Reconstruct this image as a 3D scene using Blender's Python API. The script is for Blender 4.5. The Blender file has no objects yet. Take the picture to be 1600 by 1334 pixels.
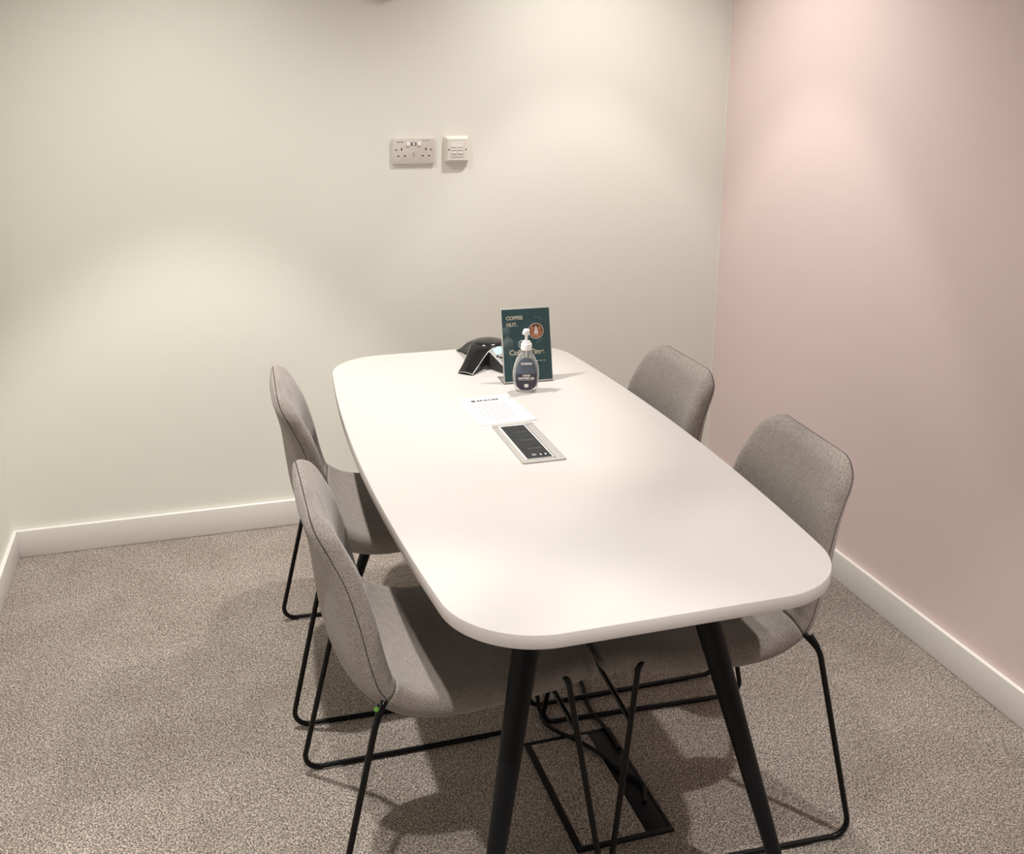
import bpy, bmesh, math, random
from mathutils import Vector, Matrix
random.seed(7)
R = math.radians
S = bpy.context.scene
COL = S.collection

# ------------------------------------------------------------------ camera
F_PX, CX, CY = 1602.0, 800.0, 464.9
YAW, PITCH, ROLL, CAM_H = .3048, .2278, .0097, 1.6174
def make_camera():
    cam = bpy.data.cameras.new('camera'); o = bpy.data.objects.new('camera', cam); COL.objects.link(o)
    f = Vector((math.sin(YAW)*math.cos(PITCH), math.cos(YAW)*math.cos(PITCH), -math.sin(PITCH)))
    r = Vector((math.cos(YAW), -math.sin(YAW), 0)); u = r.cross(f)
    c, s = math.cos(ROLL), math.sin(ROLL)
    r2 = c*r + s*u; u2 = -s*r + c*u
    m = Matrix((r2, u2, -f)).transposed().to_4x4(); m.translation = (0, 0, CAM_H)
    o.matrix_world = m
    cam.sensor_fit = 'HORIZONTAL'; cam.sensor_width = 36; cam.lens = F_PX/1600*36
    cam.shift_x = (800-CX)/1600; cam.shift_y = -(667-CY)/1600
    cam.clip_start = .05
    S.camera = o
make_camera()

# ------------------------------------------------------------------ world, exposure, lamp settings
w = bpy.data.worlds.new('world'); S.world = w; w.use_nodes = True
bg = w.node_tree.nodes['Background']; bg.inputs[0].default_value = (1.0, .95, .9, 1); bg.inputs[1].default_value = .18
S.view_settings.view_transform = 'Standard'; S.view_settings.look = 'None'
S.view_settings.gamma = 1; S.view_settings.use_curve_mapping = False
S.view_settings.exposure = 0.12
LAMP_COL = (1.0, .965, .915)
CEIL = 2.6
# x, y, watts, beam (deg full), tilt toward -y (deg)
LAMPS = [(-.02, 2.66, 108, 66, 4), (1.315, 2.846, 31, 63, 0), (1.36, .78, 64, 66, 0), (-.02, .70, 76, 66, 0)]
SPILL = 80   # watts of the wide soft spill of each lamp

# ------------------------------------------------------------------ room numbers
BACK, RIGHT, LEFT, FRONT = 3.455, 1.916, -.627, -1.1
T = .015; SK = .0955
TT = .737   # table top height

# ------------------------------------------------------------------ helpers
def tag(o, label=None, cat=None, group=None, kind=None):
    if label: o['label'] = label
    if cat: o['category'] = cat
    if group: o['group'] = group
    if kind: o['kind'] = kind
    return o
def empty(name, loc=(0,0,0), rz=0, rx=0):
    o = bpy.data.objects.new(name, None); COL.objects.link(o)
    o.location = loc; o.rotation_euler = (rx, 0, rz); o.empty_display_size = .05
    return o
class MB:
    def __init__(s): s.v=[]; s.f=[]; s.m=[]; s.uv={}
    def add(s, vs, fs, mi=0):
        n=len(s.v); s.v += [tuple(v) for v in vs]
        for f in fs: s.f.append([i+n for i in f]); s.m.append(mi)
    def box(s, x0,x1,y0,y1,z0,z1, mi=0, M=None):
        vs=[Vector((x,y,z)) for z in (z0,z1) for y in (y0,y1) for x in (x0,x1)]
        if M: vs=[M@v for v in vs]
        s.add(vs, [(0,2,3,1),(4,5,7,6),(0,1,5,4),(2,6,7,3),(0,4,6,2),(1,3,7,5)], mi)
    def tube(s, pts, r, n=12, mi=0, closed=False):
        pts=[Vector(p) for p in pts]; N=len(pts)
        rr = r if isinstance(r,(list,tuple)) else [r]*N
        rings=[]; up=None
        for i,p in enumerate(pts):
            if closed: t=(pts[(i+1)%N]-pts[i-1])
            else: t=(pts[min(i+1,N-1)]-pts[max(i-1,0)])
            t.normalize()
            if up is None:
                up = Vector((0,0,1)) if abs(t.z)<.9 else Vector((1,0,0))
            up = (up - t*up.dot(t)).normalized(); b=t.cross(up)
            rings.append([p+rr[i]*(math.cos(a)*up+math.sin(a)*b) for a in [2*math.pi*k/n for k in range(n)]])
        vs=[v for rg in rings for v in rg]; fs=[]
        for i in range(N if closed else N-1):
            j=(i+1)%N
            for k in range(n): fs.append((i*n+k,i*n+(k+1)%n,j*n+(k+1)%n,j*n+k))
        if not closed: fs += [tuple(range(n))[::-1], tuple((N-1)*n+k for k in range(n))]
        s.add(vs,fs,mi)
    def lathe(s, prof, n=32, mi=0, M=None, sy=1.0):
        vs=[];fs=[]
        for (r,z) in prof:
            for k in range(n):
                a=2*math.pi*k/n; v=Vector((r*math.cos(a), r*math.sin(a)*sy, z)); vs.append(M@v if M else v)
        for i in range(len(prof)-1):
            for k in range(n): fs.append((i*n+k,i*n+(k+1)%n,(i+1)*n+(k+1)%n,(i+1)*n+k))
        fs += [tuple(range(n))[::-1], tuple((len(prof)-1)*n+k for k in range(n))]
        s.add(vs,fs,mi)
    def prism(s, outline, z0, z1, mi=0, M=None, bev=0):
        n=len(outline)
        def ins(d):
            out=[]
            for i,p in enumerate(outline):
                a=Vector(outline[i-1]); b=Vector(p); c=Vector(outline[(i+1)%n])
                t=((b-a).normalized()+(c-b).normalized()).normalized()
                out.append((b.x-t.y*d, b.y+t.x*d))
            return out
        if bev:
            o2=ins(bev); o1=ins(bev*.3)
            rings=[(o2,z0),(o1,z0+bev*.3),(outline,z0+bev),(outline,z1-bev),(o1,z1-bev*.3),(o2,z1)]
        else: rings=[(outline,z0),(outline,z1)]
        vs=[];fs=[]
        for o,z in rings:
            for p in o:
                v=Vector((p[0],p[1],z)); vs.append(M@v if M else v)
        for i in range(len(rings)-1):
            for k in range(n): fs.append((i*n+k,i*n+(k+1)%n,(i+1)*n+(k+1)%n,(i+1)*n+k))
        fs += [tuple(range(n))[::-1], tuple((len(rings)-1)*n+k for k in range(n))]
        s.add(vs,fs,mi)
    def build(s, name, mats, parent=None, smooth=True, angle=35, loc=None, bevel=0):
        me=bpy.data.meshes.new(name); me.from_pydata(s.v,[],s.f)
        if not isinstance(mats,(list,tuple)): mats=[mats]
        for m in mats: me.materials.append(m)
        for p,mi in zip(me.polygons,s.m): p.material_index=mi; p.use_smooth=smooth
        bm=bmesh.new(); bm.from_mesh(me)
        if bevel:
            es=[e for e in bm.edges if len(e.link_faces)==2 and e.calc_face_angle(0)>R(40)]
            bmesh.ops.bevel(bm, geom=es, offset=bevel, segments=2, profile=.6, affect='EDGES', clamp_overlap=True)
            for f in bm.faces: f.smooth=smooth
        bmesh.ops.recalc_face_normals(bm, faces=bm.faces)
        if smooth:
            for e in bm.edges:
                if len(e.link_faces)==2 and e.calc_face_angle(0)>R(angle): e.smooth=False
        bm.to_mesh(me); bm.free()
        o=bpy.data.objects.new(name,me); COL.objects.link(o)
        if parent: o.parent=parent
        if loc is not None: o.location=loc
        return o
def fillet(pts, rad, n=8):
    """round the corners of a 3D polyline"""
    pts=[Vector(p) for p in pts]; out=[pts[0]]
    for i in range(1,len(pts)-1):
        a,b,c=pts[i-1],pts[i],pts[i+1]; r=rad[i-1] if isinstance(rad,(list,tuple)) else rad
        d1=(a-b).normalized(); d2=(c-b).normalized()
        ang=d1.angle(d2); L=min(r/math.tan(ang/2),(a-b).length*.49,(c-b).length*.49); rr=L*math.tan(ang/2)
        ctr=b+(d1+d2).normalized()*(rr/math.sin(ang/2))
        p1=b+d1*L; p2=b+d2*L; v1=p1-ctr; v2=p2-ctr; th=v1.angle(v2)
        for k in range(n+1):
            t=k/n; out.append(ctr+(v1*math.sin((1-t)*th)+v2*math.sin(t*th))/math.sin(th))
    out.append(pts[-1]); return out
def rrect(x0,x1,y0,y1,r,n=6):
    o=[]
    for (cx,cy,a0) in ((x1-r,y0+r,-90),(x1-r,y1-r,0),(x0+r,y1-r,90),(x0+r,y0+r,180)):
        for k in range(n+1):
            a=R(a0+90*k/n); o.append((cx+r*math.cos(a),cy+r*math.sin(a)))
    return o
def spline(keys, t):
    """catmull-rom through (t, values...)"""
    n=len(keys)
    for i in range(n-1):
        if t<=keys[i+1][0] or i==n-2:
            k0,k1,k2,k3=keys[max(i-1,0)],keys[i],keys[i+1],keys[min(i+2,n-1)]
            h=k2[0]-k1[0]; u=min(max((t-k1[0])/h,0),1); res=[]
            for j in range(1,len(k1)):
                m1=(k2[j]-k0[j])/(k2[0]-k0[0])*h; m2=(k3[j]-k1[j])/(k3[0]-k1[0])*h
                u2,u3=u*u,u*u*u
                res.append((2*u3-3*u2+1)*k1[j]+(u3-2*u2+u)*m1+(-2*u3+3*u2)*k2[j]+(u3-u2)*m2)
            return res
def text_mesh(name, txt, size, M, mat, parent, bold=.0, ext=.0002, align='LEFT', sx=1.0, spacing=1.0):
    cu=bpy.data.curves.new(name,'FONT'); cu.body=txt; cu.size=size; cu.offset=bold; cu.extrude=ext
    cu.align_x=align; cu.space_character=spacing
    to=bpy.data.objects.new(name+'_tmp',cu); COL.objects.link(to)
    bpy.context.view_layer.update()
    me=bpy.data.meshes.new_from_object(to.evaluated_get(bpy.context.evaluated_depsgraph_get()))
    bpy.data.objects.remove(to); bpy.data.curves.remove(cu)
    me.transform(Matrix.Diagonal((sx,1,1,1))); me.transform(M); me.name=name
    me.materials.clear(); me.materials.append(mat)
    o=bpy.data.objects.new(name,me); COL.objects.link(o); o.parent=parent
    return o

# ------------------------------------------------------------------ materials
def srgb(r,g,b):
    f=lambda c:((c/255+.055)/1.055)**2.4 if c/255>.04045 else c/255/12.92
    return (f(r),f(g),f(b),1)
def mat(name, col, rough=.5, metal=0, spec=.5, trans=0, ior=1.45, emit=None, estr=0, coat=0):
    m=bpy.data.materials.new(name); m.use_nodes=True; b=m.node_tree.nodes['Principled BSDF']
    b.inputs['Base Color'].default_value=col; b.inputs['Roughness'].default_value=rough
    b.inputs['Metallic'].default_value=metal; b.inputs['Specular IOR Level'].default_value=spec
    b.inputs['Transmission Weight'].default_value=trans; b.inputs['IOR'].default_value=ior
    b.inputs['Coat Weight'].default_value=coat
    if emit: b.inputs['Emission Color'].default_value=emit; b.inputs['Emission Strength'].default_value=estr
    return m
def nodes(m): return m.node_tree.nodes, m.node_tree.links, m.node_tree.nodes['Principled BSDF']
def coords(m, kind='Object', scale=(1,1,1), rot=(0,0,0)):
    N,L,_=nodes(m); tc=N.new('ShaderNodeTexCoord'); mp=N.new('ShaderNodeMapping')
    mp.inputs['Scale'].default_value=scale; mp.inputs['Rotation'].default_value=rot
    L.new(tc.outputs[kind],mp.inputs[0]); return mp.outputs[0]
def noise(m, vec, scale, detail=2, rough=.5):
    N,L,_=nodes(m); n=N.new('ShaderNodeTexNoise'); n.inputs['Scale'].default_value=scale
    n.inputs['Detail'].default_value=detail; n.inputs['Roughness'].default_value=rough
    L.new(vec,n.inputs['Vector']); return n.outputs['Fac']
def ramp(m, fac, stops):
    N,L,_=nodes(m); r=N.new('ShaderNodeValToRGB'); e=r.color_ramp.elements
    while len(e)<len(stops): e.new(.5)
    for el,(p,c) in zip(e,stops): el.position=p; el.color=c
    L.new(fac,r.inputs[0]); return r.outputs[0]
def mix(m, fac, a, b, mode='MIX'):
    N,L,_=nodes(m); x=N.new('ShaderNodeMix'); x.data_type='RGBA'; x.blend_type=mode
    if isinstance(fac,(int,float)): x.inputs[0].default_value=fac
    else: L.new(fac,x.inputs[0])
    for k,v in ((6,a),(7,b)):
        if isinstance(v,tuple): x.inputs[k].default_value=v
        else: L.new(v,x.inputs[k])
    return x.outputs[2]
def bump(m, h, dist, strength=1):
    N,L,b=nodes(m); n=N.new('ShaderNodeBump'); n.inputs['Distance'].default_value=dist
    n.inputs['Strength'].default_value=strength; L.new(h,n.inputs['Height']); L.new(n.outputs[0],b.inputs['Normal'])

def wall_mat(name, c):
    m=mat(name,c,.62,spec=.25); N,L,b=nodes(m); v=coords(m)
    n=noise(m,v,1.3,3); c2=tuple(x*.965 for x in c[:3])+(1,)
    L.new(mix(m,n,c,c2),b.inputs['Base Color'])
    bump(m,noise(m,v,420,3,.6),.0004,.25)
    return m
M_CREAM=wall_mat('cream_wall_paint',(.865,.857,.79,1))
M_PINK=wall_mat('pink_wall_paint',(.84,.69,.675,1))
M_CEIL=wall_mat('white_ceiling_paint',(.80,.78,.74,1))
M_SKIRT=mat('skirting_gloss',(.80,.775,.735,1),.32)
def carpet_mat():
    m=mat('grey_loop_carpet',(.3,.27,.24,1),.95,spec=.1); N,L,b=nodes(m)
    v=coords(m); v1=coords(m,scale=(1,.6,1),rot=(0,0,.35)); v2=coords(m,scale=(.6,1,1),rot=(0,0,.5))
    n1=noise(m,v1,290,2,.65); n2=noise(m,v2,360,2,.65); n3=noise(m,v,5,3,.5); n4=noise(m,v,60,2)
    N_=N.new('ShaderNodeMath'); N_.operation='MAXIMUM'; L.new(n1,N_.inputs[0]); L.new(n2,N_.inputs[1])
    c1=ramp(m,N_.outputs[0],[(.42,(.038,.030,.025,1)),(.53,(.230,.200,.176,1)),(.64,(.62,.56,.505,1))])
    c2=ramp(m,n3,[(.3,(.87,.84,.81,1)),(.7,(1.06,1.05,1.04,1))])
    c3=ramp(m,n4,[(.35,(.88,.87,.86,1)),(.65,(1.08,1.08,1.08,1))])
    c=mix(m,1.0,mix(m,1.0,c1,c2,'MULTIPLY'),c3,'MULTIPLY')
    L.new(c,b.inputs['Base Color']); bump(m,N_.outputs[0],.004,.8)
    b.inputs['Sheen Weight'].default_value=.15
    return m
M_CARPET=carpet_mat()
def fabric_mat():
    m=mat('taupe_wool_weave',(.3,.26,.23,1),.93,spec=.15); N,L,b=nodes(m)
    v=coords(m,'UV')
    # herringbone: diagonal ribs whose slant flips in bands
    sep=N.new('ShaderNodeSeparateXYZ'); L.new(v,sep.inputs[0])
    def math_(op,a,bv=None,c=None):
        n=N.new('ShaderNodeMath'); n.operation=op
        for i,x in enumerate((a,bv,c)):
            if x is None: continue
            if isinstance(x,(int,float)): n.inputs[i].default_value=x
            else: L.new(x,n.inputs[i])
        return n.outputs[0]
    band=math_('PINGPONG',sep.outputs[0],.012)
    wv=math_('MULTIPLY',math_('ADD',sep.outputs[1],band),1/.0032*2*math.pi)
    s1=math_('SINE',wv); 
    s2=math_('SINE',math_('MULTIPLY',sep.outputs[0],1/.0024*2*math.pi))
    h=math_('ADD',math_('MULTIPLY',s1,.33),math_('MULTIPLY',s2,.17)); h=math_('ADD',h,.5)
    n=noise(m,v,260,3,.7); n2=noise(m,v,45,2)
    hh=math_('ADD',math_('MULTIPLY',h,.45),math_('MULTIPLY',n,.55))
    c=ramp(m,hh,[(.32,(.070,.057,.051,1)),(.5,(.262,.226,.206,1)),(.68,(.53,.475,.435,1))])
    c2=ramp(m,n2,[(.3,(.93,.92,.91,1)),(.7,(1.05,1.05,1.05,1))])
    L.new(mix(m,1.0,c,c2,'MULTIPLY'),b.inputs['Base Color'])
    bump(m,hh,.0012,.55); b.inputs['Sheen Weight'].default_value=.25; b.inputs['Sheen Roughness'].default_value=.5
    return m
M_FABRIC=fabric_mat()
M_SEAM=mat('dark_seam_thread',(.045,.036,.034,1),.9)
M_BLACK=mat('black_powder_coat',(.003,.003,.0035,1),.28,spec=.3)
M_LEG=mat('black_satin_leg',(.0045,.005,.0065,1),.45,spec=.25)
M_GLIDE=mat('translucent_glide',(.25,.24,.23,1),.4)
M_GREEN=mat('green_cap',(.12,.3,.04,1),.5)
def top_mat():
    m=mat('white_laminate',(.51,.487,.464,1),.42); N,L,b=nodes(m)
    v=coords(m); bump(m,noise(m,v,900,2),.0002,.3); return m
M_TOP=top_mat()
M_UNDER=mat('shade_deepening_underside',(.04,.04,.04,1),.7)  # unseen underside, darkened to cut bounce and deepen the shade below the table
M_EDGE=mat('white_edge_banding',(.62,.575,.555,1),.45)
M_ALU=mat('brushed_aluminium',(.40,.385,.365,1),.45,metal=.3)
M_SILVER=mat('silver_trim',(.30,.295,.285,1),.4,metal=.5)
M_PANEL=mat('dark_grey_socket_plastic',(.030,.032,.033,1),.6,spec=.12)
M_HOLE=mat('socket_hole',(.002,.002,.002,1),.6)
M_PLATE=mat('white_socket_plastic',(.70,.645,.615,1),.3)
M_PLATE2=mat('white_data_plastic',(.80,.76,.70,1),.3)
M_WHITEPL=mat('bright_white_plastic',(.9,.88,.85,1),.3)
M_MARK=mat('grey_print',(.22,.2,.19,1),.6)
M_PAPER=mat('white_paper',(.53,.518,.53,1),.75)
M_INK=mat('black_ink',(.02,.02,.025,1),.7)
M_INKG=mat('pale_grey_ink',(.36,.352,.36,1),.7)
M_TEAL=mat('teal_print',(.040,.125,.140,1),.35)
M_CREAMINK=mat('cream_print',(.9,.83,.68,1),.5)
M_COFFEE=mat('coffee_print',(.40,.13,.06,1),.5)
M_COFFEE2=mat('orange_coffee_print',(.80,.36,.17,1),.5)
M_CUP=mat('cup_print',(.95,.84,.79,1),.5)
M_STEAMINK=mat('pale_blue_print',(.45,.6,.66,1),.5)
M_ACRYL=mat('clear_acrylic',(1,1,1,1),.03,trans=1,ior=1.49)
M_GEL=mat('clear_gel_bottle',(.95,.95,.94,1),.05,trans=.80,ior=1.30)
M_LBL1=mat('slate_blue_label',(.10,.128,.165,1),.4)
M_LBL2=mat('dark_plum_label',(.045,.040,.062,1),.4)
M_PHONE=mat('gloss_black_plastic',(.006,.006,.007,1),.18)
M_PHONEG=mat('dark_grey_plastic',(.035,.035,.033,1),.45)
M_PHONES=mat('silver_plastic',(.22,.212,.20,1),.45,metal=.2)
M_LCD=mat('phone_display',(.30,.42,.47,1),.3,emit=(.55,.78,.88,1),estr=.22)
M_KEY=mat('black_key',(.01,.01,.012,1),.4)
M_CABLE=mat('black_cable',(.004,.004,.004,1),.5,spec=.2)
M_BOXM=mat('black_floor_box_plastic',(.006,.006,.009,1),.5,spec=.2)
M_WALLGREY=mat('grey_wall_fitting',(.42,.38,.33,1),.5)

# ------------------------------------------------------------------ the setting
def struct(name, mb, m, **k):
    o=mb.build(name,m,smooth=k.pop('smooth',False),**k); o['kind']='structure'; return o
W=.12
b=MB(); b.box(LEFT-W,RIGHT+W,FRONT,BACK+W,-.1,0); struct('floor',b,M_CARPET)
b=MB(); b.box(LEFT-W,RIGHT+W,FRONT,BACK+W,CEIL,CEIL+.1); struct('ceiling',b,M_CEIL)
b=MB(); b.box(LEFT-W,RIGHT+W,BACK,BACK+W,0,CEIL); struct('wall_back',b,M_CREAM)
b=MB(); b.box(RIGHT,RIGHT+W,FRONT,BACK,0,CEIL); struct('wall_right',b,M_PINK)
b=MB(); b.box(LEFT-W,LEFT,FRONT,BACK,0,CEIL); struct('wall_left',b,M_CREAM)
b=MB(); b.box(LEFT,RIGHT,BACK-T,BACK,0,SK); struct('baseboard_back',b,M_SKIRT,smooth=True,bevel=.0045)
b=MB(); b.box(RIGHT-T,RIGHT,FRONT,BACK-T,0,SK); struct('baseboard_right',b,M_SKIRT,smooth=True,bevel=.0045)
b=MB(); b.box(LEFT,LEFT+T,FRONT,BACK-T,0,SK); struct('baseboard_left',b,M_SKIRT,smooth=True,bevel=.0045)
b=MB(); b.tube([(RIGHT-.001,BACK-.001,SK),(RIGHT-.001,BACK-.001,CEIL)],.0028,8); struct('trim_1',b,M_CREAM,smooth=True)

# ------------------------------------------------------------------ ceiling downlights (the room's lamps)
def downlight(x,y,watts,beam,tilt,label):
    r=empty('downlight',(x,y,CEIL)); tag(r,label,'ceiling light','recessed ceiling downlights')
    b=MB(); n=40
    prof=[(.030,-.001),(.034,-.006),(.046,-.006),(.049,-.001)]
    vs=[];fs=[]
    for (rr,z) in prof:
        for k in range(n): a=2*math.pi*k/n; vs.append((rr*math.cos(a),rr*math.sin(a),z))
    for i in range(3):
        for k in range(n): fs.append((i*n+k,i*n+(k+1)%n,(i+1)*n+(k+1)%n,(i+1)*n+k))
    b.add(vs,fs); b.build('bezel',M_WHITEPL,r)
    b=MB(); b.lathe([(.029,-.0035),(.029,-.0015)],32)
    b.build('lens',mat('lamp_lens',(1,1,1,1),.3,emit=LAMP_COL+(1,),estr=12),r)
    l=bpy.data.lights.new('downlight_beam','SPOT'); l.energy=watts; l.color=LAMP_COL
    l.spot_size=R(beam); l.spot_blend=.30; l.shadow_soft_size=.022
    lo=bpy.data.objects.new('beam',l); COL.objects.link(lo); lo.parent=r; lo.location=(0,0,-.02); lo.rotation_euler=(-R(tilt),0,0)
    l=bpy.data.lights.new('downlight_spill','SPOT'); l.energy=SPILL*(1 if y>1.5 else .72); l.color=LAMP_COL
    l.spot_size=R(112); l.spot_blend=1.0; l.shadow_soft_size=.03
    lo=bpy.data.objects.new('spill',l); COL.objects.link(lo); lo.parent=r; lo.location=(0,0,-.02)
    return r
for (x,y,wt,bm_,tl),lb in zip(LAMPS,('round white recessed downlight nearest the back left corner','round white recessed downlight nearest the back right corner',
        'round white recessed downlight near the right wall above the table front','round white recessed downlight near the left wall above the table front')):
    downlight(x,y,wt,bm_,tl,lb)

# ------------------------------------------------------------------ meeting table
TX,TY,TL2=.7215,2.1755,.8115
def table_outline():
    HW=.3985; K=.075; rc=.165; L=TL2
    def hw(y): return HW-K*y*y
    # corner arcs tangent to the end line y=+-L and (nearly) to the side curve
    yc=L-rc; slope=2*K*yc; th=math.atan(slope)
    q=[]
    xc=hw(yc+rc*math.sin(th))-rc*math.cos(th)
    for k in range(0,19):                      # right side then far right corner
        y=(yc+rc*math.sin(th))*k/18; q.append((hw(y),y))
    for k in range(1,17):
        a=th+(math.pi/2-th)*k/16; q.append((xc+rc*math.cos(a), yc+rc*math.sin(a)))
    for k in range(1,5): q.append((xc*(1-k/4),L))
    q1=q; q2=[(-x,y) for x,y in reversed(q1[:-1])]
    up=q1+q2; dn=[(-x,-y) for x,y in up[1:-1]]
    return up+dn
def make_table():
    r=empty('meeting_table',(TX,TY,0)); tag(r,'long white barrel-shaped meeting table on splayed black legs in the middle of the room','table')
    b=MB(); out=table_outline(); b.prism(out,TT-.0255,TT,1,bev=.0009)
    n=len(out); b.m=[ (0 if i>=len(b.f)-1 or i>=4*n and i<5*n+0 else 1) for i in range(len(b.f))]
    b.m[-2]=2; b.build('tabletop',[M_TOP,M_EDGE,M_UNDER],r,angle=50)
    for sx,sy in ((-1,-1),(1,-1),(-1,1),(1,1)):
        b=MB(); A=Vector((sx*.15,sy*.535,TT-.026)); B=Vector((sx*.312,sy*.715,.030))
        pts=[A.lerp(B,k/10) for k in range(11)]
        b.tube(pts,[.0285-(.0285-.0135)*k/10 for k in range(11)],28)
        lg=b.build('leg',M_LEG,r)
        f=MB(); f.lathe([(.0135,.0),(.0145,.002),(.0145,.020),(.0135,.034)],24,M=Matrix.Translation((B.x,B.y,0)))
        f.build('foot',M_LEG,lg)
    b=MB()
    for sy in (-1,1): b.box(-.17,.17,sy*.52-.02,sy*.52+.02,TT-.0335,TT-.0260)
    for sx in (-1,1): b.box(sx*.13-.02,sx*.13+.02,-.50,.50,TT-.0335,TT-.0260)
    b.build('underframe',M_LEG,r)
    # power unit set in the top
    px,py=.724-TX,2.166-TY
    pm=MB(); o_out=rrect(-.0525,.0525,-.1265,.1265,.006)
    pm.prism(o_out,TT+.0002,TT+.0022,0,M=Matrix.Translation((px,py,0)),bev=.0006)
    unit=pm.build('power_unit',M_ALU,r,angle=30); unit['label']='brushed metal power unit frame'
    for s in (-1,1):
        e=MB(); e.prism(rrect(px-.0515,px+.0515,py+s*.119-.0065,py+s*.119+.0065,.004),TT+.0022,TT+.0030,0); e.build('end_cap',M_ALU,unit)
    x0,x1,y0,y1=px-.036,px+.024,py-.107,py+.107
    rm=MB(); rm.prism(rrect(x0-.0035,x1+.0035,y0-.001,y1+.0045,.001),TT+.0022,TT+.0040,0)
    rm.build('bright_rim',M_WHITEPL,unit)
    gp=MB(); gp.box(x1+.0045,x1+.0065,y0-.004,y1+.006,TT+.0020,TT+.0026); gp.box(x0,x1+.005,y1+.0062,y1+.0080,TT+.0020,TT+.0026)
    gp.build('flap_gap',M_HOLE,unit)
    pn=MB(); pn.box(x0,x1,y0,y1,TT+.0030,TT+.0046,0)
    xm=(x0+x1)/2
    for k in range(3):
        yy=y1-.030-k*.055
        pn.box(xm-.024,xm-.015,yy+.007,yy+.011,TT+.0044,TT+.0050,1)
        pn.box(xm-.024,xm-.015,yy-.011,yy-.007,TT+.0044,TT+.0050,1)
        pn.box(xm+.006,xm+.020,yy-.0025,yy+.0025,TT+.0044,TT+.0050,1)
        pn.box(xm-.010,xm+.022,yy-.0165,yy-.0157,TT+.0044,TT+.0048,2)
    pn.build('socket_panel',[M_PANEL,M_HOLE,M_MARK],unit,smooth=False)
    us=MB()
    for k in range(2): us.box(xm+.004+k*.012,xm+.009+k*.012,y0+.012,y0+.026,TT+.0044,TT+.0051,0); us.box(xm+.0055+k*.012,xm+.0085+k*.012,y0+.013,y0+.020,TT+.0050,TT+.0054,1)
    us.lathe([(.006,TT+.0044),(.006,TT+.0049)],20,2,M=Matrix.Translation((xm-.008,y0+.019,0)))
    us.build('usb_ports',[M_HOLE,M_WHITEPL,M_MARK],unit,smooth=False)
    hb=MB(); hb.box(px-.045,px+.045,py-.118,py+.118,TT-.085,TT-.0258)
    hb.build('socket_housing',M_BOXM,unit,bevel=.003)
    return r
make_table()

# ------------------------------------------------------------------ chairs
# spine: t, x, z, half width, half thickness, edge lift
SP=[(0.00,.553,.447,.150,.012,.000),
    (0.05,.535,.446,.185,.021,.002),
    (0.12,.493,.4440,.204,.0250,.003),
    (0.30,.375,.4370,.217,.0280,.006),
    (0.46,.248,.4290,.220,.0300,.010),
    (0.55,.172,.4340,.221,.0300,.020),
    (0.61,.119,.4540,.220,.0300,.031),
    (0.66,.084,.4860,.218,.0300,.039),
    (0.72,.063,.5430,.216,.0300,.043),
    (0.80,.050,.6250,.210,.0290,.041),
    (0.88,.038,.7010,.200,.0260,.034),
    (0.94,.022,.7590,.187,.0230,.024),
    (0.98,.009,.7980,.166,.0200,.016),
    (1.00,.001,.8215,.125,.0130,.010)]
SEAM_N=-.011
NL_=72
def shell_ring(t):
    x,z,hw,ht,lift=spline(SP,t)
    e=.002; a=spline(SP,max(t-e,0)); c=spline(SP,min(t+e,1))
    tx,tz=c[0]-a[0],c[1]-a[1]; l=math.hypot(tx,tz); tx/=l; tz/=l
    nx,nz=tz,-tx                    # normal toward the sitter (up / forward)
    if nz<0 and abs(nz)>abs(nx): nx,nz=-nx,-nz
    if nx<0 and abs(nx)>=abs(nz): nx,nz=-nx,-nz
    # rounded corners of the outline at both ends
    rF,rB=.075,.078
    s_total=1.09
    dF=t*s_total; dB=(1-t)*s_total*1.0
    k=1.0
    if dF<rF: hw=hw*0+ (lambda u:.205-rF+rF*math.sqrt(max(1-(1-u)**2,0)))(dF/rF)
    if dB<rB: hw=(lambda u:spline(SP,1-rB/s_total)[2]-rB+rB*math.sqrt(max(1-(1-u)**2,0)))(dB/rB)
    q=.030
    for d in (dF,dB):
        if d<q: ht=ht*math.sqrt(max(1-(1-d/q)**2,0.0))
    ring=[];uv=[]
    for i in range(NL_):
        a_=2*math.pi*i/NL_
        ca,sa=math.cos(a_),math.sin(a_)
        yy=hw*(abs(ca)**.16 if ca>=0 else -abs(ca)**.16) if False else None
        # pill section: long flats, round edges
        L=hw-ht*1.1
        P=4*L+2*math.pi*ht; d=P*i/NL_
        if d<L: y,n=d,ht
        elif d<L+math.pi*ht: th=(d-L)/ht; y,n=L+1.1*ht*math.sin(th),ht*math.cos(th)
        elif d<3*L+math.pi*ht: y,n=L-(d-L-math.pi*ht),-ht
        elif d<3*L+2*math.pi*ht: th=(d-3*L-math.pi*ht)/ht; y,n=-L-1.1*ht*math.sin(th),-ht*math.cos(th)
        else: y,n=-L+(d-3*L-2*math.pi*ht),ht
        # slight pillow on the sitter's side
        if n>0 and ht>.004: n=n+.004*(1-(y/hw)**2)
        off=lift*(min(abs(y)/.215,1.1)**2.2)
        ring.append(Vector((x+nx*(n+off),y,z+nz*(n+off)))); uv.append((t*s_total,d))
    return ring,uv,(x,z,nx,nz,hw,ht,lift)
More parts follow.
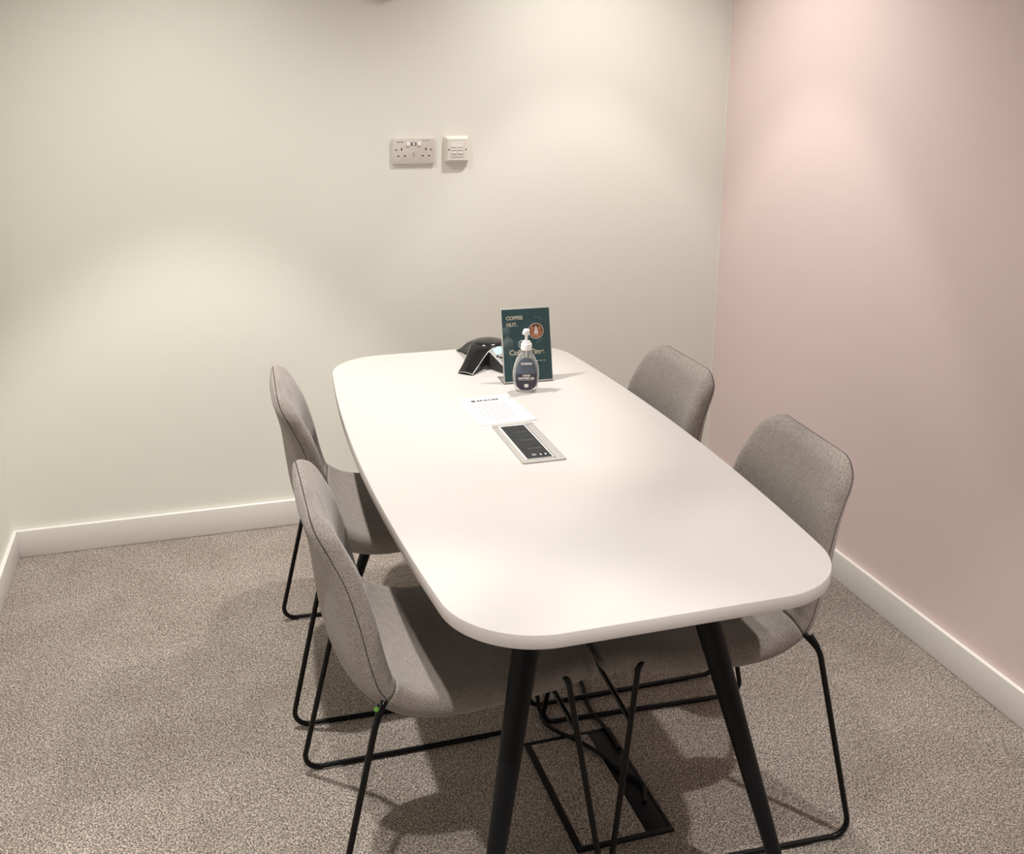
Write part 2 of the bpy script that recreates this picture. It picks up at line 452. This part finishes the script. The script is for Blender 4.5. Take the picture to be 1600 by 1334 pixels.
def shell_part(name,t0,t1,parent,mid=True):
    n=int((t1-t0)*110)
    ts=[t0+(t1-t0)*k/n for k in range(n+1)]
    if t0==0: ts=[0.0004,.0015,.004,.008]+[t for t in ts if t>.0105]
    if t1==1: ts=[t for t in ts if t<.9895]+[.992,.996,.9985,.9996]
    vs=[];uvs=[];rings=0
    for t in ts:
        rg,uv,_=shell_ring(t); vs+=rg; uvs+=uv
    # tuck the cut end inwards so that the two pads meet in a crease
    def tuck(idx,sgn):
        rg=vs[idx*NL_:(idx+1)*NL_]; c=sum(rg,Vector())/NL_
        out=[c+(p-c)*1.0 for p in rg]
        for j,p in enumerate(rg):
            _,_,(x,z,nx,nz,hw,ht,lift)=None,None,shell_ring(ts[idx])[2]
            base=Vector((x,p.y,z))+Vector((nx,0,nz))*lift*(min(abs(p.y)/.215,1.1)**2.2)
            out[j]=base+(p-base)*.93
        vs[idx*NL_:(idx+1)*NL_]=out
    if t0>0: tuck(0,1)
    if t1<1: tuck(len(ts)-1,-1)
    me=bpy.data.meshes.new(name); fs=[]; m=len(ts)
    for i in range(m-1):
        for k in range(NL_): fs.append((i*NL_+k,i*NL_+(k+1)%NL_,(i+1)*NL_+(k+1)%NL_,(i+1)*NL_+k))
    fs+=[tuple(range(NL_))[::-1],tuple((m-1)*NL_+k for k in range(NL_))]
    me.from_pydata([tuple(v) for v in vs],[],fs)
    ul=me.uv_layers.new(name='UVMap')
    for p in me.polygons:
        p.use_smooth=True
        for li,vi in zip(p.loop_indices,p.vertices): 
            u,d=uvs[vi]
            if vi%NL_==0 and any(v%NL_==NL_-1 for v in p.vertices): d=uvs[vi-vi%NL_+NL_-1][1]+.012
            ul.data[li].uv=(d,u)
    me.materials.append(M_FABRIC)
    bm=bmesh.new(); bm.from_mesh(me); bmesh.ops.recalc_face_normals(bm,faces=bm.faces); bm.to_mesh(me); bm.free()
    o=bpy.data.objects.new(name,me); COL.objects.link(o); o.parent=parent; return o
JOINT=.615
def edge_pt(t,side,push=.0):
    _,_,(x,z,nx,nz,hw,ht,lift)=shell_ring(t)
    off=lift*(min(hw/.215,1.1)**2.2); L=hw-ht*1.1; n=max(SEAM_N,-ht*.45)
    y=L+1.1*ht*math.sqrt(max(0,1-(n/ht)**2))
    return Vector((x+nx*(off+n),side*(y-push),z+nz*(off+n)))
def make_chair():
    r=empty('upholstered_chair')
    seat=shell_part('seat',0,JOINT-.0015,r); back=shell_part('backrest',JOINT+.0015,1,r)
    for (t0,t1,par) in ((JOINT+.006,1.0,back),):
        ts=[t0+(t1-t0)*k/90 for k in range(91)]
        if t0==0: ts=[.0006,.002,.005,.009]+[t for t in ts if t>.012]; 
        if t1==1: ts=[t for t in ts if t<.988]+[.991,.995,.998,.9994]
        A=[edge_pt(t,1,.0005) for t in ts]; B=[edge_pt(t,-1,.0005) for t in ts]
        path=(list(reversed(A))+B) if t0==0 else (A+list(reversed(B)))
        b=MB(); b.tube(path,.0012,6); b.build('seam',M_SEAM,par)
    fr=.0062
    for s in (-1,1):
        e=edge_pt(.66,s)
        p=[(.400,s*.170,.4520),(.4785,s*.205,.452),(.545,s*.257,fr),(0.0,s*.257,fr),(.098,s*.239,.448),(.1250,s*.2040,.478)]
        pts=fillet(p,[.018,.034,.034,.040],9)
        b=MB(); b.tube(pts,fr,14); b.build('sled_frame',M_BLACK,r)
        # bracket wedge where the rod meets the shell
        b=MB(); b.tube([(.101,s*.2350,.452),(.106,s*.2300,.462),(.111,s*.2200,.473)],[.0063,.0066,.0062],12)
        b.build('bracket',M_BLACK,r)
        for gx in (.070,.470):
            b=MB(); b.box(gx-.022,gx+.022,s*.257-.0070,s*.257+.0070,.0006,.0040); b.build('glide',M_GLIDE,r,bevel=.001)
    b=MB(); b.tube([(.4970,-.2215,.335),(.4970,.2215,.335)],.0058,14); b.build('crossbar',M_BLACK,r)
    return r
def copy_tree(o,parent=None):
    c=o.copy(); COL.objects.link(c); c.parent=parent
    for ch in [k for k in bpy.data.objects if k.parent==o and k.name!=c.name]: copy_tree(ch,c)
    return c
proto=make_chair()
CH=[((.165,1.864),-.5,'grey-beige upholstered chair on black sled legs, nearer of the two left of the table'),
    ((.170,2.547),-2.2,'grey-beige upholstered chair on black sled legs, left of the table and nearer the back wall'),
    ((1.2835,1.836),176.6,'grey-beige upholstered chair on black sled legs, nearer of the two by the pink wall'),
    ((1.285,2.4535),180,'grey-beige upholstered chair behind the table by the corner of the cream and pink walls')]
chairs=[]
for i,((x,y),a,lb) in enumerate(CH):
    c=proto if i==0 else copy_tree(proto)
    c.location=(x,y,0); c.rotation_euler=(0,0,R(a)); chairs.append(c)
    tag(c,lb,'chair','upholstered chairs around the meeting table')
b=MB(); b.lathe([(.0035,0),(.0045,.001),(.0045,.006),(.0035,.007)],16,M=Matrix.Translation((.1010,-.2290,.471))@Matrix.Rotation(R(60),4,'X'))
b.build('end_cap',M_GREEN,chairs[0])['label']='small green plastic cap'

# ------------------------------------------------------------------ double socket on the back wall
def on_wall(x,z,y=BACK):      # local x right, local y up, local z out of the wall (toward -Y)
    return Matrix(((1,0,0,x),(0,0,-1,y),(0,1,0,z),(0,0,0,1)))
def wall_empty(name,x,z):
    o=empty(name); o.matrix_world=on_wall(x,z); return o
def make_double_socket():
    r=wall_empty('double_socket',.729,1.3125); tag(r,'wide white double plug socket on the cream back wall','power socket')
    b=MB(); b.prism(rrect(-.0735,.0735,-.0435,.0435,.004),.0002,.0095,0,bev=.0014)
    pl=b.build('face_plate',M_PLATE,r,angle=40)
    for cx in (-.042,.042):
        h=MB()
        s=-1 if cx<0 else 1
        h.box(cx-.002,cx+.002,.0025,.0105,.0094,.0098)
        for dx in (-.011,.011): h.box(cx+dx-.0032,cx+dx+.0032,-.0185,-.0145,.0094,.0098)
        h.build('pin_holes',M_HOLE,pl,smooth=False)
    for x in (-.0195,.0195):
        k=MB(); M=Matrix.Translation((x,.0235,.0094))@Matrix.Rotation(R(-10),4,'X'); k.box(-.0050,.0050,-.006,.0065,-.001,.0035,M=M)
        k.build('switch',M_WHITEPL,r,bevel=.0008)
    k=MB(); k.box(-.009,.009,.0185,.0285,.0094,.0098,0); k.box(-.0048,.0055,.0205,.0268,.0097,.0104,1); k.build('usb_port',[M_HOLE,M_WHITEPL],r,smooth=False)
    for x in (-.0600,.0600):
        k=MB(); k.lathe([(.0036,.0094),(.0036,.0102),(.0028,.0106)],20,M=Matrix.Translation((x,.005,0))); k.box(x-.003,x+.003,.0045,.0055,.0105,.0108,1)
        k.build('screw',[M_ALU,M_HOLE],r)
    k=MB(); k.tube([(.0035*math.cos(a),-.0105+.0035*math.sin(a),.0096) for a in [2*math.pi*i/20 for i in range(20)]],.0007,6,closed=True)
    k.box(-.005,.005,-.0200,-.0190,.0094,.0097); k.build('charging_symbol',M_MARK,pl)
    I=Matrix.Identity(4)
    text_mesh('lettering','Schneider',.0062,Matrix.Translation((-.059,.0290,.0096)),M_MARK,pl,bold=.0001)
    k=MB(); xx=.030
    for L in (.002,.0045,.0035,.005,.0035,.0018): k.box(xx,xx+L,.0335,.0355,.0094,.0097); xx+=L+.0013
    k.build('small_print',M_MARK,pl,smooth=False)
make_double_socket()
def make_data_plate():
    r=wall_empty('data_outlet',.879,1.3165); tag(r,'square white raised data outlet on the cream wall, right of the double socket','wall outlet')
    b=MB(); o=rrect(-.0425,.0425,-.044,.044,.003); i=rrect(-.0345,.0345,-.036,.036,.002)
    n=len(o); vs=[(x,y,.0002) for x,y in o]+[(x,y,.008) for x,y in o]+[(x,y,.021) for x,y in i]
    fs=[(j*n+k,j*n+(k+1)%n,(j+1)*n+(k+1)%n,(j+1)*n+k) for j in range(2) for k in range(n)]+[tuple(range(n))[::-1],tuple(2*n+k for k in range(n))]
    b.add(vs,fs); pl=b.build('face_plate',M_PLATE2,r,angle=20)
    k=MB(); k.prism(rrect(-.0245,.0245,-.027,.025,.001),.0209,.0222,0,bev=.0004); k.build('insert',M_PLATE2,pl,angle=30)
    for cx in (-.0115,.0115):
        for cy in (.0085,-.0015,-.0135):
            k=MB(); k.box(cx-.0078,cx+.0078,cy-.0006,cy+.0042,.0220,.0240,0); k.box(cx-.0078,cx+.0078,cy-.0020,cy-.0006,.0220,.0224,1)
            k.build('shutter',[M_WHITEPL,M_MARK],r,smooth=False)
    for x in (-.0300,.0300):
        k=MB(); k.lathe([(.0026,.0209),(.0026,.0213)],16,M=Matrix.Translation((x,-.0005,0))); k.build('screw',M_HOLE,r)
make_data_plate()
# pair of small round fittings cut by the top of the picture
def round_fitting(x,z,rad,dep,label,m):
    r=wall_empty('wall_fitting',x,z); tag(r,label,'wall fitting')
    b=MB(); b.lathe([(rad*.96,.0003),(rad,.004),(rad,dep*.7),(rad*.93,dep*.93),(rad*.8,dep)],48); b.build('cover',m,r,angle=50)
    b=MB(); b.lathe([(rad*.55,dep-.0002),(rad*.52,dep+.002),(rad*.3,dep+.003)],40); b.build('grille',m,r,angle=50)
round_fitting(.632,1.806+.062,.062,.022,'round grey fitting on the back wall, cut off by the top of the picture',M_WALLGREY)

# ------------------------------------------------------------------ conference phone
def make_phone():
    r=empty('conference_phone',(.820,2.832,TT)); tag(r,'black and silver three-legged conference phone behind the coffee sign','phone')
    angs=[R(227),R(347),R(107)]
    def arm(a,parent):
        d=Vector((math.cos(a),math.sin(a),0)); p=Vector((-math.sin(a),math.cos(a),0))
        K=[(0,0,.0660,.043),(.2,.033,.0645,.040),(.4,.061,.0570,.032),(.6,.089,.0420,.0275),(.8,.119,.0235,.0245),(1,.149,.0085,.0230)]
        top=MB(); tr=MB(); sk=MB(); n=20; tv=[];kv=[]
        for k in range(n+1):
            t=k/n; rr,z,hw=spline(K,t); 
            for j in range(9):
                u=-1+j/4; tv.append(d*rr+p*(hw*u)+Vector((0,0,z-.004*u*u)))
        fs=[(i*9+j,i*9+j+1,(i+1)*9+j+1,(i+1)*9+j) for i in range(n) for j in range(8)]
        m0=len(tv); low=[v-Vector((0,0,.0035)) for v in tv]
        fs2=[tuple(m0+q for q in f[::-1]) for f in fs]
        rim=[j for j in range(9)]+[i*9+8 for i in range(1,n+1)]+[n*9+j for j in range(7,-1,-1)]+[i*9 for i in range(n-1,0,-1)]
        sd=[(rim[i],rim[(i+1)%len(rim)],m0+rim[(i+1)%len(rim)],m0+rim[i]) for i in range(len(rim))]
        top.add(tv+low,fs+fs2+sd); ao=top.build('speaker_arm',M_PHONE,parent)
        for s in (0,8): tr.tube([tv[i*9+s]+Vector((0,0,-.0012)) for i in range(5,n+1)],.0012,6)
        tr.tube([tv[n*9+j]+Vector((0,0,-.0012)) for j in range(9)],.0013,6)
        tr.build('silver_edge',M_SILVER,ao)
        # dark skirt beneath the arm
        vs=[]
        for i in range(n+1):
            t=i/n; rr,z,hw=spline(K,t); zb=max(.0015,(.020*(1-t)) if t<.7 else .0015)
            for (u,zz) in ((-.97,z-.0075),(-.80,zb),(.80,zb),(.97,z-.0075)): vs.append(d*rr+p*(hw*u)+Vector((0,0,max(zz,.0015))))
        fs=[(i*4+j,i*4+(j+1)%4,(i+1)*4+(j+1)%4,(i+1)*4+j) for i in range(n) for j in range(4)]+[(0,1,2,3),(n*4+3,n*4+2,n*4+1,n*4)]
        sk.add(vs,fs); sk.build('skirt',M_PHONEG,ao,angle=60)
    for a in angs: arm(a,r)
    b=MB(); b.lathe([(.036,.016),(.047,.045),(.050,.058),(.046,.064),(.030,.0680),(.010,.0690)],40); b.build('hub',M_PHONE,r,angle=60)
    b=MB(); b.lathe([(.012,.0688),(.0115,.0700),(.006,.0702)],24); b.build('brand_button',M_PHONEG,r)
    # console between the two front arms
    a=R(287); d=Vector((math.cos(a),math.sin(a),0)); p=Vector((-math.sin(a),math.cos(a),0))
    KC=[(0,.030,.0625,.040),(.25,.055,.0560,.0385),(.55,.090,.0390,.034),(.85,.130,.0195,.0285),(1,.150,.0115,.0240)]
    n=16; tv=[]; hv=[]
    for k in range(n+1):
        rr,z,hw=spline(KC,k/n)
        if k>n-3: hw*=(.94,.84,.66)[k-(n-2)]
        for j in range(9):
            u=-1+j/4; tv.append(d*rr+p*(hw*u)+Vector((0,0,z-.003*u*u)))
            hv.append(d*(rr-.004)+p*(hw*u*1.12)+Vector((0,0,max(.0015,(z-.006)*(.15 if abs(u)<1 else .15)))))
    g=[(i*9+j,i*9+j+1,(i+1)*9+j+1,(i+1)*9+j) for i in range(n) for j in range(8)]
    m0=len(tv); rim=[j for j in range(9)]+[i*9+8 for i in range(1,n+1)]+[n*9+j for j in range(7,-1,-1)]+[i*9 for i in range(n-1,0,-1)]
    sd=[(rim[i],rim[(i+1)%len(rim)],m0+rim[(i+1)%len(rim)],m0+rim[i]) for i in range(len(rim))]
    b=MB(); b.add(tv,g,0); b.add(tv+hv,sd+[tuple(m0+q for q in f[::-1]) for f in g],1)
    con=b.build('console',[M_PHONES,M_PHONEG],r,angle=45)
    def face(t,u,lift=.0006):
        rr,z,hw=spline(KC,t); return d*rr+p*(hw*u)+Vector((0,0,z-.003*u*u+lift))
    def patch(t0,t1,u0,u1,lift,mi,b,n1=6):
        vs=[face(t0+(t1-t0)*i/n1,u0+(u1-u0)*j/n1,lift) for i in range(n1+1) for j in range(n1+1)]
        vs+= [v-Vector((0,0,.002)) for v in vs]; q=(n1+1)
        fs=[(i*q+j,i*q+j+1,(i+1)*q+j+1,(i+1)*q+j) for i in range(n1) for j in range(n1)]
        m=q*q; rm=[j for j in range(q)]+[i*q+n1 for i in range(1,q)]+[n1*q+j for j in range(n1-1,-1,-1)]+[i*q for i in range(n1-1,0,-1)]
        fs+=[(rm[i],rm[(i+1)%len(rm)],m+rm[(i+1)%len(rm)],m+rm[i]) for i in range(len(rm))]
        b.add(vs,fs,mi)
    b=MB(); patch(.10,.20,-.72,.72,.0010,0,b); b.build('display_hood',M_KEY,con,smooth=False)
    b=MB(); patch(.20,.46,-.66,.66,.0010,0,b); b.build('display',M_LCD,con,smooth=False)
    b=MB()
    for i in range(4):
        t=.56+i*.095
        for j in range(3):
            u=-.5+j*.5
            c=face(t,u,.0008); b.lathe([(.0052,-.001),(.0052,.0008),(.0038,.0016)],14,M=Matrix.Translation(c)@Matrix.Diagonal((1.15,.8,1,1)))
    for u in (-.86,.86): c=face(.50,u*.8,.0008); b.lathe([(.0042,-.001),(.0042,.0008),(.003,.0014)],14,M=Matrix.Translation(c))
    b.build('keypad',M_KEY,con)
make_phone()

# ------------------------------------------------------------------ coffee sign in its acrylic stand
def make_sign():
    x0,y0=.7985,2.6045; wd,ht=.1445,.211
    r=empty('sign_stand',(x0+wd/2,y0,TT)); tag(r,'dark teal coffee sign in a clear stand on the white table','sign')
    r.rotation_euler=(0,0,R(-1.8))
    lean=R(13.5)
    # local frame of the slanted face: x right, y up the face, z toward the viewer
    M=Matrix(((1,0,0,-wd/2),(0,math.sin(lean),-math.cos(lean),0),(0,math.cos(lean),math.sin(lean),.0016),(0,0,0,1)))
    b=MB(); b.prism(rrect(.0030,wd-.0018,.0035,ht-.0042,.001),.0010,.0022,0,M=M); b.build('acrylic_front',M_ACRYL,r,smooth=False)
    b=MB(); b.prism(rrect(0,wd,0,ht,.002),-.0026,-.0006,0,M=M); b.box(-wd/2,wd/2,-.002,.070,.0002,.0020); b.build('acrylic_back',M_ACRYL,r,smooth=False)
    b=MB(); b.box(.0006,wd-.0006,.0006,ht-.0006,-.0003,.0003,M=M); po=b.build('poster',M_PLATE2,r,smooth=False)
    b=MB(); b.box(.0038,wd-.0022,.0045,ht-.0052,.0002,.0006,M=M); b.build('poster_print',M_TEAL,po,smooth=False)
    zt=.0007
    def T_(x,y): return M@Matrix.Translation((x,y,zt))
    text_mesh('lettering','COFFEE',.0140,T_(.0155,ht-.0345),M_CREAMINK,po,bold=.0006)
    text_mesh('lettering','HUT.',.0140,T_(.0160,ht-.0530),M_CREAMINK,po,bold=.0006)
    text_mesh('lettering','Coffee Time',.0200,T_(.0205,ht-.1330),M_CREAMINK,po,bold=.0007)
    b=MB(); xx=.060
    for L in (.010,.006,.012,.007,.009,.006):
        b.box(xx,xx+L,ht-.1535,ht-.1515,0,.0002,M=T_(0,0)); xx+=L+.003
    b.build('small_print',M_CREAMINK,po,smooth=False)
    cx,cy=.1010,ht-.0690
    b=MB(); b.lathe([(.0225,0),(.0225,.0002)],48,0,M=T_(cx,cy)); b.lathe([(.0200,.0002),(.0200,.0003)],48,1,M=T_(cx,cy))
    # swirl and leaf of milk foam
    def ell(ax,ay,rx,ry,z,mi,rot=0,n=28): b.lathe([(1,z),(1,z+.00008)],n,mi,M=T_(cx+ax,cy+ay)@Matrix.Rotation(rot,4,'Z')@Matrix.Diagonal((rx,ry,1,1)))
    ell(0,-.0050,.0158,.0128,.0004,2); ell(-.0090,.003,.0052,.011,.0004,2,.25); ell(.0095,.003,.0042,.010,.0004,2,-.25)
    ell(0,-.0015,.0105,.0105,.0005,1); ell(.0,-.0035,.0072,.0066,.0006,0)
    b.add([T_(cx,cy)@Vector(v) for v in ((-.0045,-.002,.0008),(.0045,-.002,.0008),(.0045,.006,.0008),(.0008,.0145,.0008),(-.0018,.0135,.0008),(-.004,.005,.0008))],[(0,1,2,3,4,5)],0)
    b.build('coffee_cup_picture',[M_CUP,M_COFFEE,M_COFFEE2],po,smooth=False)
    for (x,y,a) in ((.1025,ht-.0300,-40),(.1105,ht-.0310,-60),(.1165,ht-.0350,-110),(.1040,ht-.1000,-70),(.1115,ht-.0975,-40),(.1180,ht-.0925,10)):
        b=MB(); b.box(-.0028,.0028,-.0007,.0007,0,.0002,M=T_(x,y)@Matrix.Rotation(R(a),4,'Z')); b.build('spark_mark',M_STEAMINK,po,smooth=False)
make_sign()

# ------------------------------------------------------------------ hand sanitiser bottle
def make_bottle():
    r=empty('sanitiser_bottle',(.840,2.537,TT)); tag(r,'clear pump bottle of hand sanitiser with a dark label, in front of the teal sign','bottle')
    r.rotation_euler=(0,0,R(-14))
    K=[(0,.0010,.0255,.0150),(.04,.0035,.0285,.0170),(.15,.018,.0320,.0190),(.38,.046,.0358,.0205),(.58,.070,.0335,.0195),(.76,.092,.0262,.0170),(.88,.106,.0175,.0140),(.95,.1130,.0125,.0120),(1.0,.1190,.0120,.0120)]
    def pt(t,a,off=0):
        z,hx,hy=spline(K,t); e=.82
        c,s=math.cos(a),math.sin(a)
        return Vector(((hx+off)*math.copysign(abs(c)**e,c),(hy+off)*math.copysign(abs(s)**e,s),z))
    n=48; m=44; b=MB(); vs=[pt(i/m,2*math.pi*k/n) for i in range(m+1) for k in range(n)]
    fs=[(i*n+k,i*n+(k+1)%n,(i+1)*n+(k+1)%n,(i+1)*n+k) for i in range(m) for k in range(n)]+[tuple(range(n))[::-1],tuple(m*n+k for k in range(n))]
    b.add(vs,fs); body=b.build('body',M_GEL,r,angle=60)
    # label on the front (toward -Y)
    def front(x,z,off=.0004):
        lo,hi=0,1
        for _ in range(24):
            mid=(lo+hi)/2
            if spline(K,mid)[0]<z: lo=mid
            else: hi=mid
        _,hx,hy=spline(K,lo); e=.82
        c=min(abs(x)/hx,.999)**(1/e); s=math.sqrt(1-c*c)
        return Vector((x,-(hy+off)*s**e,z))
    def half(z):
        u=(z-.046)/.0535 if z>.046 else (.046-z)/.0395
        return .0283*max(0,1-u**(2.2 if z>.046 else 4.5))**.5+.0006
    def patch(z0,z1,mi,b,nz=26,nx=16):
        vs=[]
        for i in range(nz+1):
            z=z0+(z1-z0)*i/nz; w=half(z)
            for j in range(nx+1): vs.append(front(-w+2*w*j/nx,z))
        k=nx+1; vs+= [v+Vector((0,.0003,0)) for v in vs]; mm=k*(nz+1)
        fs=[(i*k+j,i*k+j+1,(i+1)*k+j+1,(i+1)*k+j) for i in range(nz) for j in range(nx)]
        fs+=[tuple(q+mm for q in f[::-1]) for f in fs]
        b.add(vs,fs,mi)
    b=MB(); patch(.008,.0545,1,b); patch(.0545,.0985,0,b); lb=b.build('label',[M_LBL1,M_LBL2],r,angle=60)
    def TL(x,z,tilt=0,o=.0004): 
        y=front(0,z).y-o
        return Matrix(((1,0,0,x),(0,0,-1,y),(0,1,0,z),(0,0,0,1)))
    text_mesh('lettering','NORDIC',.0078,TL(0,.0800,o=.0002),M_WHITEPL,lb,bold=.00035,align='CENTER')
    text_mesh('lettering','HAND',.0072,TL(0,.0475),M_CREAMINK,lb,bold=.0003,align='CENTER')
    text_mesh('lettering','SANITISER GEL',.0066,TL(0,.0400,o=.0000),M_WHITEPL,lb,bold=.0003,align='CENTER')
    b=MB()
    for i in range(12): 
        x0=-.021+i*.0035; a=front(x0,.0362,.0007); c=front(x0+.0033,.0362,.0007); b.add([a,c,c+Vector((0,0,.0022)),a+Vector((0,0,.0022))],[(0,1,2,3)])
    b.build('small_print',M_INKG,lb,smooth=False); b=MB()
    for i in range(2):
        x0=.012+i*.0035; a=front(x0,.0145,.0007); c=front(x0+.003,.0145,.0007); b.add([a,c,c+Vector((0,0,.0010)),a+Vector((0,0,.0010))],[(0,1,2,3)])
    b.build('small_print',M_INKG,lb,smooth=False)
    b=MB(); b.lathe([(.0060,0),(.0060,.0003)],28,0,M=TL(0,.0215,o=.0)); b.build('round_symbol',M_WHITEPL,lb,smooth=False)
    b=MB(); prof=[(.0135,.1175),(.0150,.1185),(.0150,.1335),(.0135,.1360),(.0115,.1370),(.0110,.1405),(.0092,.1415)]; b.lathe(prof,36); b.build('collar',M_WHITEPL,r)
    b=MB(); b.tube([(0,0,.140),(0,0,.161)],.0040,16); b.build('stem',M_WHITEPL,r)
    b=MB(); b.lathe([(.0050,.1585),(.0085,.1595),(.0092,.1660),(.0085,.1720),(.0060,.1745),(.0020,.1750)],28); 
    b.tube([(0,0,.1690),(-.004,-.008,.1695),(-.008,-.016,.1690),(-.010,-.021,.1660)],[.0055,.0052,.0042,.0030],14); b.build('pump_head',M_WHITEPL,r)
    b=MB(); b.tube([(-.0130+.0075*math.cos(a),-.004,.1330+.0105*math.sin(a)) for a in [R(70)+R(200)*i/16 for i in range(17)]],.0006,8); b.build('safety_loop',M_WHITEPL,r)
    b=MB(); b.tube([(0,0,.117),(0,0,.012)],.0022,10); b.build('dip_tube',M_WHITEPL,r)
make_bottle()

# ------------------------------------------------------------------ printed notice
def make_notice():
    r=empty('printed_notice',(.7175,2.412,TT)); tag(r,'small white printed notice lying flat on the table in front of the bottle','paper')
    r.rotation_euler=(0,0,R(2.2))
    hw,hh=.0735,.1065
    n=20; b=MB(); vs=[]
    def zz(x,y):
        c=max(0,(x-.03)/.05)*max(0,(-y-.02)/.09); return .0006+.0016*c*c
    for i in range(n+1):
        for j in range(n+1):
            x=-hw+2*hw*j/n; y=-hh+2*hh*i/n; vs.append((x,y,zz(x,y)))
    k=n+1; f1=[(i*k+j,i*k+j+1,(i+1)*k+j+1,(i+1)*k+j) for i in range(n) for j in range(n)]
    m=len(vs); vs2=[(x,y,z-.0003) for x,y,z in vs]; rim=[j for j in range(k)]+[i*k+n for i in range(1,k)]+[n*k+j for j in range(n-1,-1,-1)]+[i*k for i in range(n-1,0,-1)]
    b.add(vs+vs2,f1+[tuple(m+q for q in f[::-1]) for f in f1]+[(rim[i],rim[(i+1)%len(rim)],m+rim[(i+1)%len(rim)],m+rim[i]) for i in range(len(rim))])
    sh=b.build('sheet',M_PAPER,r,angle=60)
    z=.0009
    b=MB(); b.lathe([(.0062,z),(.0062,z+.0001)],28,M=Matrix.Translation((-.0370,.0760,0))); b.build('logo_dot',M_INK,sh,smooth=False)
    text_mesh('lettering','SPACES',.0150,Matrix.Translation((-.0270,.0705,z)),M_INK,sh,bold=.0004,ext=.0001,sx=1.10,spacing=1.12)
    b=MB(); rnd=random.Random(3)
    y=.052
    for row,(x0,x1) in enumerate(((-.036,.028),(-.048,.046),(-.040,.048),(-.044,.040),(-.046,.046),(-.030,.030),(-.048,.048),(-.044,.044),(-.040,.036),(-.030,.024))):
        x=x0
        while x<x1:
            L=rnd.uniform(.004,.011); b.box(x,min(x+L,x1),y,y+.0020,z,z+.0001); x+=L+.0018
        y-=.0128 if row%3 else .0150
    b.build('text_lines',M_INKG,sh,smooth=False)
make_notice()

# ------------------------------------------------------------------ floor box and cables
def make_floor_box():
    x0,x1,y0,y1=.690,.914,1.699,2.066; cx,cy=(x0+x1)/2,(y0+y1)/2
    r=empty('floor_box',(cx,cy,0)); tag(r,'rectangular black framed floor box with carpet lid under the table','floor box')
    hx,hy=(x1-x0)/2,(y1-y0)/2; z0,z1=.0003,.004; t=.014
    b=MB(); b.box(-hx,hx,-hy,-hy+t,z0,z1); b.box(-hx,hx,hy-t*.7,hy,z0,z1); b.box(-hx,-hx+t*1.1,-hy+t,hy-t*.7,z0,z1); b.box(hx-.008,hx,-hy+t,hy-t*.7,z0,z1)
    b.build('frame',M_BOXM,r,bevel=.001)
    b=MB(); b.box(hx-.060,hx-.009,-hy+t+.001,hy-t*.7-.001,z0,.0034); b.build('cable_flap',M_PANEL if False else M_BOXM,r,bevel=.001)
    b=MB(); b.box(-hx+t*1.1+.001,hx-.061,-hy+t+.001,hy-t*.7-.001,z0,.0030); b.build('carpet_lid',M_CARPET,r,smooth=False)
make_floor_box()
def smooth_path(keys,n=60):
    K=[(i/(len(keys)-1),)+tuple(k) for i,k in enumerate(keys)]
    return [tuple(spline(K,i/n)) for i in range(n+1)]
b=MB(); b.tube(smooth_path([(.757,2.19,.650),(.762,2.20,.45),(.768,2.20,.20),(.768,2.19,.035),(.766,2.150,.0060),(.768,2.115,.0056),(.786,2.071,.0096),(.824,2.020,.0096),(.853,1.964,.0096),(.880,1.893,.0096),(.905,1.845,.0096),(.885,1.790,.009)],120),.0052,10)
c=b.build('power_cable',M_CABLE); tag(c,'black cable curving across the carpet lid of the floor box','cable')
b=MB(); b.tube(smooth_path([(.765,2.15,.648),(.800,2.20,.45),(.860,2.30,.20),(.905,2.31,.04),(.912,2.24,.0052),(.895,2.15,.0052),(.900,2.075,.0070),(.905,2.023,.0092),(.902,1.975,.009)],110),.0052,10)
c=b.build('power_cable',M_CABLE); tag(c,'black cable dropping under the table to the far right corner of the floor box','cable')
